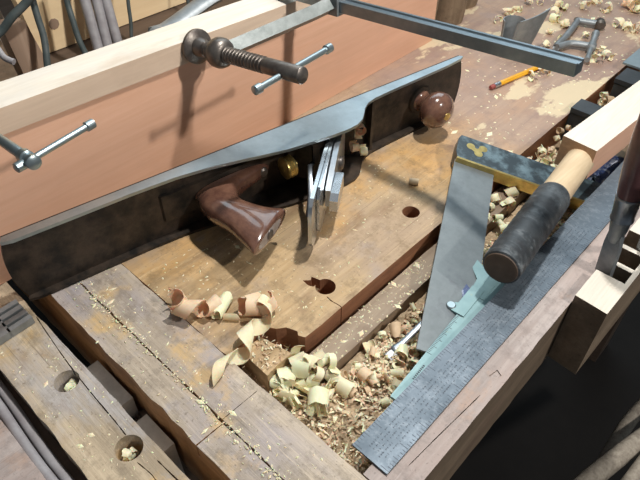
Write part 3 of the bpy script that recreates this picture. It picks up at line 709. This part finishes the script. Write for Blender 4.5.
# ================================================================== BACKGROUND LEFT: boards, cables, rods
bt = thing('added_shade_shelf', (-900, 500, -850), 'added low shelf, coloured dark as shade behind the board, carrying the pine boards', 'shelf')
obj('shelf_board', box(B(), -1300, -700, -300, 1700, -30, -1), 'dkwood', bt, smooth=0, bev=2)  # invented shelf; its dark colour stands in for the shade behind the board
for y in (-260, 1640): obj('leg', box(B(), -1280, -1220, y-30, y+30, -850, -31), 'dkwood', bt, smooth=0)
for y in (-260, 1640): obj('leg', box(B(), -780, -720, y-30, y+30, -850, -31), 'dkwood', bt, smooth=0)
def poster(X, th, pts): 
    q = [at(u, v, X=X) for u, v in pts]
    return prism(B(), [(p.y, p.z) for p in q], X, X-th, lambda a, b, c: V((c, a, b)))
bp = thing('pine_board', (-952, 430, 0), 'wide knotty yellow pine board standing behind the orange board', 'board')
obj('board', prism(B(), [(363, 1), (640, 1), (640, 420), (390, 420)], -945, -970, lambda a, b, c: V((c, a, b))), 'ply', bp, smooth=0, bev=1)
obj('knot', lathe(B(), at(54, 24, X=-944.4), (1, 0, 0), [(0, 9), (.4, 8.5)], 9), 'brownwood', bp, smooth=0)
t = obj('pine_board', prism(B(), [(655, 1), (1300, 1), (1300, 380), (655, 380)], -950, -972, lambda a, b, c: V((c, a, b))), 'ply', smooth=0, bev=1, loc=(-960, 900, 0)); tag(t, 'yellow pine board standing to the right of the three grey rods', 'board')
t = obj('pine_offcut', prism(B(), [(349, 1), (359, 1), (382, 420), (245, 420), (339, 92)], -942, -962, lambda a, b, c: V((c, a, b))), 'ply', smooth=0, bev=1, loc=(-960, 330, 0)); tag(t, 'narrow yellow pine strip behind the thick dark cable at the top left', 'board')
t = obj('wood_block', prism(B(), [(296, 1), (338, 1), (324, 82), (290, 82)], -895, -925, lambda a, b, c: V((c, a, b))), 'brownwood', smooth=0, bev=2, loc=(-910, 310, 0)); tag(t, 'greyish brown sawn block leaning at the top left beside the pine strip', 'block')
t = obj('wood_block', prism(B(), [(225, 1), (286, 1), (280, 70), (225, 75)], -890, -915, lambda a, b, c: V((c, a, b))), 'jawside', smooth=0, bev=2, loc=(-900, 255, 0)); tag(t, 'dark brown wood block at the far top left corner', 'block')
t = obj('timber_offcut', prism(B(), [(200, 1), (330, 1), (318, 125), (200, 125)], -975, -1040, lambda a, b, c: V((c, a, b))), 'pale', smooth=0, bev=2, loc=(-1000, 260, 0)); tag(t, 'pale whitish timber offcut standing behind the brown block at the top left', 'block')
def cable(px, z0, r, label, mat='cable', X=-800):
    pts = [at(u, v, X=x) for (u, v, x) in px]
    bm = B(); tube(bm, spline(pts, 6), r, 10); t = obj('hanging_cable', bm, mat, smooth=60, loc=pts[-1]); tag(t, label, 'cable', 'cables behind the board'); return t
cable([(24, -60, -880), (30, -12, -880), (37, 15, -870), (44, 38, -860), (47, 62, -850), (49, 90, -845)], 0, 5, 'dark grey cable hanging over the edge of the wide knotty pine board')
cable([(46, -30, -840), (30, -2, -860), (12, 17, -870), (0, 32, -880), (-25, 50, -880)], 0, 6, 'dark green-grey cable sloping across the top left corner')
cable([(58, -40, -880), (66, -2, -880), (72, 18, -870), (79, 40, -860), (88, 60, -850), (96, 90, -845)], 0, 4.6, 'grey cable hanging in the middle of the knotty pine board')
cable([(125, -50, -880), (128, 0, -880), (131, 25, -875), (132, 60, -860)], 0, 3, 'thin black cable hanging right of the grey rods')
cable([(187, -30, -880), (188, 0, -880), (189, 20, -875), (190, 50, -860)], 0, 3, 'thin black cable hanging just above the end of the grey clamp jaw')
for i, (a, b) in enumerate((((82, -10), (102, 62)), ((94, -10), (111, 60)), ((103, -10), (122, 58)))):
    pa, pb = at(*a, X=-890), at(*b, X=-850); bm = B(); d = (pb-pa); q = pa-d*1.2
    tube(bm, [q, pb+d*.25], 8, 12); t = obj('grey_rod', bm, 'greyrod', smooth=50, loc=pb)
    tag(t, ['leftmost of the three grey rods leaning behind the board', 'middle one of the three grey rods leaning behind the board', 'rightmost of the three grey rods leaning behind the board'][i], 'rod', 'grey rods leaning behind the board')
cable([(-8, 40, -700), (0, 52, -690), (5, 58, -680), (14, 62, -670)], 0, 3.5, 'pale thin cable loop at the left edge above the board', 'greyrod')

# logs beyond the board end
for i, (x, y, r, h) in enumerate(((-560, 862, 20, 130), (-548, 915, 30, 150), (-570, 985, 30, 120))):
    bm = B(); lathe(bm, (x, y, .5), (.05*i, .06, 1), [(0, r*.95), (8, r), (h*.5, r*.96), (h, r*.9), (h+3, r*.7)], 20)
    for v in bm.verts: v.co += V((noise.noise(v.co*.03)*5, noise.noise(v.co*.03+V((5, 0, 0)))*5, 0))
    t = obj('log', bm, 'log', smooth=50, loc=(x, y, 0))
    tag(t, ['brown log standing right at the end of the orange board', 'brown log standing second from the end of the orange board', 'brown log standing farthest from the end of the orange board'][i], 'log', 'logs standing beyond the board')

# pale ropes below, right
for i, pts in enumerate((((575, 492, -300), (596, 474, -300), (620, 455, -300), (652, 432, -300)), ((600, 470, -340), (616, 442, -340), (630, 420, -340), (650, 398, -340)), ((622, 492, -290), (640, 468, -290), (660, 440, -290)))):
    P_ = [at(*p) for p in pts]; bm = B(); P_ = [P_[0]-(P_[1]-P_[0])*3]+P_+[P_[-1]+(P_[-1]-P_[-2])*4]
    tube(bm, spline(P_, 8), (13, 10, 9)[i], 10)
    for v in bm.verts: v.co += V((0, 0, 1.5*noise.noise(v.co*.08)))
    t = obj('hose', bm, 'rope', smooth=60, loc=P_[2])
    tag(t, ['thick pale hose crossing the bottom right corner', 'thinner pale hose behind the thick one at the right edge', 'pale hose nearest the very bottom right corner'][i], 'hose', 'hoses below the bench')

# ================================================================== SHAVINGS
def rrot(flat=.5): return Matrix.Rotation(random.random()*6.28, 3, 'Z') @ Matrix.Rotation(random.uniform(-flat, flat), 3, 'Y') @ Matrix.Rotation(random.random()*6.28, 3, 'X')
# long curly shaving on the bench: helix from the plane side to the tail
P_ = spline([at(264, 305, 12), at(258, 322, 12), at(246, 340, 9), at(236, 356, 9), at(214, 376, 3)], 14)
bm = B(); helix(bm, P_, lambda t: 10*(1-.35*t), 19, 2.3, 1.2, th=.45, lean=.25)
t = obj('curly_shaving', bm, 'shaveA', smooth=60, loc=at(245, 340)); tag(t, 'longest cream-coloured spiral shaving, hanging down towards the tray corner', 'shaving')
bm = B(); curl(bm, at(251, 305, 11), 20, 11, 8, 1.1, Matrix.Rotation(radians(70), 3, 'Z') @ Matrix.Rotation(.35, 3, 'Y') @ Matrix.Rotation(1.2, 3, 'X'), cone=.25, th=.5)
curl(bm, at(264, 303, 12), 13, 12, 10, .6, Matrix.Rotation(radians(20), 3, 'Z') @ Matrix.Rotation(1.2, 3, 'Y'), th=.5)
t = obj('curly_shaving', bm, 'shaveC', smooth=60, loc=at(255, 303)); tag(t, 'orange-tinted curled shaving cupped behind the longest spiral one', 'shaving')
P_ = spline([at(168, 300, 14), at(182, 306, 13), at(196, 309, 12), at(208, 308, 10), at(214, 304, 9)], 12)
bm = B(); helix(bm, P_, lambda t: 11-4*t, 17, 2.0, 2.6, th=.4, lean=.1)
curl(bm, at(178, 303, 13), 22, 10, 9, .8, Matrix.Rotation(radians(100), 3, 'Z') @ Matrix.Rotation(1.3, 3, 'Y'), th=.4)
t = obj('curly_shaving', bm, 'shaveC', smooth=60, loc=at(185, 305)); tag(t, 'pinkish translucent ruffled shaving, leftmost of the curls on the bench', 'shaving')
bm = B(); curl(bm, at(222, 306, 7), 26, 6, 4.5, 1.4, Matrix.Rotation(radians(115), 3, 'Z'), cone=.1, th=.45)
t = obj('curly_shaving', bm, 'shaveB', smooth=60, loc=at(222, 306)); tag(t, 'small pale rolled tube of shaving between the pinkish curl and the long spiral', 'shaving')
bm = B(); curl(bm, at(232, 314, 4), 16, 6, 7, .5, Matrix.Rotation(radians(40), 3, 'Z') @ Matrix.Rotation(2.2, 3, 'X'), th=.4)
t = obj('curly_shaving', bm, 'shaveA', smooth=60, loc=at(232, 314)); tag(t, 'flat yellowish flake of shaving just right of the small pale rolled tube', 'shaving')

# chips and dust filling the tray: uncountable
def trayh(x, y):
    e = min((y-176)/30, 1)
    if x < -212: return -38+8*noise.noise(V((x*.03, y*.03, 1)))
    return -36+8*noise.noise(V((x*.025, y*.02, 4)))+5*noise.noise(V((x*.08, y*.08, 2)))+ (5 if y < 330 else 0)
bm = B(); nx, ny = 44, 190; grid = []
for j in range(ny+1):
    row = []
    for i in range(nx+1):
        x = -243+123*i/nx; y = 177+560*j/ny
        if -240 < x < -210 and y > 224: z = -44
        else: z = trayh(x, y)+1.4*noise.noise(V((x*.4, y*.4, 7)))
        row.append(bm.verts.new((x, y, z)))
    grid.append(row)
for j in range(ny):
    for i in range(nx): bm.faces.new((grid[j][i], grid[j][i+1], grid[j+1][i+1], grid[j+1][i]))
def flake(bm, p, l, w):
    R = Matrix.Rotation(random.random()*6.28, 3, 'Z') @ Matrix.Rotation(random.gauss(0, .4), 3, 'X') @ Matrix.Rotation(random.gauss(0, .4), 3, 'Y')
    k = random.uniform(-.5, .9)*l*.3
    pts = [V((-l/2, -w/2, 0)), V((0, -w*.45, k)), V((l/2, -w/2*random.random(), 0)), V((l/2, w/2*random.random(), 0)), V((0, w*.5, k)), V((-l/2, w/2, 0))]
    vs = [bm.verts.new(V(p)+R @ q) for q in pts]
    f1 = bm.faces.new((vs[0], vs[1], vs[4], vs[5])); f2 = bm.faces.new((vs[1], vs[2], vs[3], vs[4])); m = random.choice([1, 1, 2, 3, 4, 0]); f1.material_index = m; f2.material_index = m
for i in range(6800):
    x = random.uniform(-242, -121); y = 177+abs(random.random())**1.0*520
    if y > 235 and x < -200: x = random.uniform(-200, -121)
    flake(bm, (x, y, trayh(x, y)+random.uniform(.5, 5)), random.uniform(1.5, 9), random.uniform(.7, 3.6))
for i in range(260):   # crumbs around the broken corner
    x = random.uniform(-290, -246); y = random.uniform(176, 240)
    z = -28 if (x > -283) else 0
    if -280 < x < -244 and 189 < y < 220: z = -6
    if z == 0 or y > 236: continue
    flake(bm, (x, y, z+1.5), random.uniform(1.5, 6), random.uniform(.5, 2))
box(bm, -281, -245, 177, 238, -60, -32)
t = obj('wood_chips', bm, 'dust', smooth=0, loc=(-180, 400, -44), mats=['dust', 'shaveA', 'shaveB', 'shaveD', 'shaveC'])
tag(t, 'fine wood chips and sawdust filling the bottom of the tool tray', 'wood chips', kind='stuff')

def shv(x, y, z, w, r, turns, mat, label, group, th=.4, flat=.5, cone=None, cat='shaving'):
    bm = B(); curl(bm, (x, y, z), w, r*.8, r*1.15, turns, rrot(flat), cone=random.uniform(-.3, .3) if cone is None else cone, th=th)
    t = obj('wood_shaving', bm, mat, smooth=50, loc=(x, y, z)); tag(t, label, cat, group); return t
for i in range(48):       # big greenish cream curls at the near corner of the tray
    px, py = random.uniform(258, 335), random.uniform(362, 415)
    if (px-258)*.95+362-py < -22 or py > 372+(px-258)*.8: py = 366+(px-258)*.45
    p = at(px, py, -22); p.x = min(max(p.x, -236), -130); p.y = max(p.y, 186)
    if p.x < -206 and p.y > 222: p.z = -10
    shv(p.x, p.y, p.z+random.uniform(-6, 3), random.uniform(7, 20), random.uniform(3.5, 12), random.uniform(.3, .9), random.choice(['shaveB', 'shaveB', 'shaveB', 'shaveA']), 'pale yellowish curl in the shaving heap at the near corner of the tray', 'curls at the near corner of the tray')
for i in range(75):
    x = random.uniform(-204, -150); y = random.uniform(235, 420)
    shv(x, y, trayh(x, y)+random.uniform(3, 8), random.uniform(4, 16), random.uniform(2, 7), random.uniform(.3, 1.2), random.choice(['shaveA', 'shaveA', 'shaveB', 'shaveC', 'shaveD']), 'small curled shaving in the middle of the tray beside the loose bar', 'curls beside the loose bar in the tray')
for i in range(34):
    x = random.uniform(-235, -160); y = random.uniform(455, 600)
    zt = 9-.24*(x+244)-.04*(y-450)-13
    shv(x, y, min(zt-2, -16+random.uniform(-6, 6)), random.uniform(6, 16), random.uniform(3, 9), random.uniform(.4, 1.2), random.choice(['shaveA', 'shaveA', 'shaveC', 'shaveB']), 'curled shaving in the tray between the try square and the taped handle', 'curls under the taped handle')
for i in range(60):
    x = random.uniform(-240, -200); y = random.uniform(640, 900)
    shv(x, y, -16+random.uniform(-10, 6), random.uniform(5, 12), random.uniform(3, 6), random.uniform(.4, 1.2), random.choice(['shaveA', 'shaveB', 'shaveC', 'shaveD']), 'curled shaving in the far part of the tray left of the pale mallet head', 'curls in the far part of the tray')
spots = [(558,5,9,'A'),(552,14,8,'A'),(566,8,9,'B'),(586,8,8,'A'),(606,9,9,'A'),(628,5,10,'C'),(634,10,9,'B'),(555,20,8,'B'),(564,25,7,'A'),(620,25,8,'A'),(630,29,10,'A'),(637,30,8,'C'),
         (550,32,5,'A'),(560,40,5,'B'),(585,36,4,'A'),(600,52,6,'A'),(606,57,6,'A'),(598,62,8,'B'),(575,60,5,'A'),(516,8,7,'B'),(508,14,8,'A'),(528,3,7,'A'),(498,20,6,'B'),(540,2,7,'A'),(545,46,5,'A'),(595,2,6,'A'),(535,78,5,'B'),(545,72,6,'A'),(529,74,4,'A')]
for (u, v, r, m) in spots:
    p = at(u, v, 4)
    bm = B(); curl(bm, p+V((0, 0, r*.5)), r*random.uniform(1.0, 2.2), r*.7, r*1.2, random.uniform(.35, .9), rrot(.6), cone=random.uniform(-.3, .5), th=.5, rag=.4)
    curl(bm, p+V((random.uniform(-9, 9), random.uniform(-9, 9), r*.3)), r*1.1, r*.5, r*.9, .5, rrot(.6), cone=.3, th=.5, rag=.4)
    t = obj('wood_shaving', bm, 'shave'+m, smooth=50, loc=p); tag(t, 'curled shaving scattered on the far right of the bench top', 'shaving', 'curls on the far bench top')
# curls in the two dog holes
for i, (x, y) in enumerate(((-365.9, 61), (-271.9, 62.5))):
    for k in range(4):
        shv(x+random.uniform(-4, 4), y+random.uniform(-4, 4), -14+random.uniform(-2, 4), 7, random.uniform(3, 5), .9, random.choice(['shaveA', 'shaveB']), ['tiny curl of shaving inside the upper round hole of the left beam', 'tiny curl of shaving inside the lower round hole of the left beam'][i], ['curls in the upper hole', 'curls in the lower hole'][i])
# fine crumbs and dust on the bench surfaces
bm = B()
for i in range(1700):
    r = random.random()
    if r < .35: p = (random.uniform(-470, -120), 130+random.gauss(0, 3 if random.random() < .5 else 25)); 
    elif r < .55: p = (random.uniform(-420, -250), random.uniform(180, 500))
    elif r < .70: p = (random.uniform(-239, -212), random.uniform(228, 420))
    elif r < .93: p = (random.uniform(-460, -248), random.uniform(620, 1200))
    else: p = (random.uniform(-440, -250), random.uniform(30, 78))
    if p[1] < 102 and p[1] > 79: continue
    if 100 > p[1] and p[1] < 28: continue
    z = 0.1
    if -239 <= p[0] <= -212 and 226 < p[1] < 500: z = -19
    elif p[0] > -244 and p[1] > 174: continue
    if -284 < p[0] < -244 and 176 < p[1] < 240: continue
    if any((p[0]-hx_)**2+(p[1]-hy_)**2 < 190 for hx_, hy_ in ((-280, 452), (-274, 300), (-366, 60.5), (-272, 62.5))): continue
    l = random.uniform(.6, 2.2)*(1.5 if p[1] > 600 else 1)*(2.5 if random.random() < .05 else 1)
    a = random.random()*6.28; w = l*random.uniform(.2, .6)
    dx, dy = cos(a)*l, sin(a)*l; ex, ey = -sin(a)*w, cos(a)*w
    b0 = [bm.verts.new((p[0]+q[0], p[1]+q[1], z)) for q in ((-dx, -dy), (ex, ey), (dx, dy), (-ex, -ey))]
    tv = bm.verts.new((p[0], p[1], z+min(w, .8)))
    for k in range(4):
        f = bm.faces.new((b0[k], b0[(k+1) % 4], tv)); f.material_index = i % 2
t = obj('sawdust', bm, 'shaveA', smooth=0, loc=(-330, 400, 0), mats=['shaveA', 'shaveB']); tag(t, 'fine pale sawdust and crumbs scattered over the bench top', 'sawdust', kind='stuff')

# ================================================================== LIGHT
def lamp(name, loc, power, col, r):
    l = bpy.data.lights.new(name, 'POINT'); l.energy = power; l.color = col; l.shadow_soft_size = r
    o = bpy.data.objects.new(name, l); C.objects.link(o); o.location = V(loc)*S
lamp('bench_lamp', (-260, 560, 900), 29, (1, .98, .94), .022)
lamp('side_lamp', (713, 575, 940), 35, (1, .96, .90), .03)
def area(name, loc, aim, w, h, power, col):
    l = bpy.data.lights.new(name, 'AREA'); l.shape = 'RECTANGLE'; l.size = w; l.size_y = h; l.energy = power; l.color = col
    o = bpy.data.objects.new(name, l); C.objects.link(o); o.location = V(loc)*S
    o.rotation_euler = ((V(aim)-V(loc))*S).to_track_quat('-Z', 'Y').to_euler()
area('window_light', (-1500, 2000, 1900), (-300, 400, 0), 2.4, 1.6, 32, (.76, .91, 1.0))
w = bpy.data.worlds.new('room_air'); bpy.context.scene.world = w; w.use_nodes = True
w.node_tree.nodes['Background'].inputs[0].default_value = (.62, .69, .76, 1); w.node_tree.nodes['Background'].inputs[1].default_value = .20

# ================================================================== CAMERA
cam = bpy.data.cameras.new('camera'); co = bpy.data.objects.new('camera', cam); C.objects.link(co)
cam.sensor_width = 36; cam.lens = FPX*36/640; cam.clip_start = .02; cam.clip_end = 50
co.location = (0, 0, CAMH*S)
fwd = V((-sin(AZ)*cos(PITCH), cos(AZ)*cos(PITCH), -sin(PITCH)))
co.rotation_euler = fwd.to_track_quat('-Z', 'Y').to_euler()
sc = bpy.context.scene; sc.camera = co
sc.view_settings.view_transform = 'Standard'; sc.view_settings.look = 'None'; sc.view_settings.exposure = 0; sc.view_settings.gamma = 1
sc.view_settings.use_curve_mapping = False
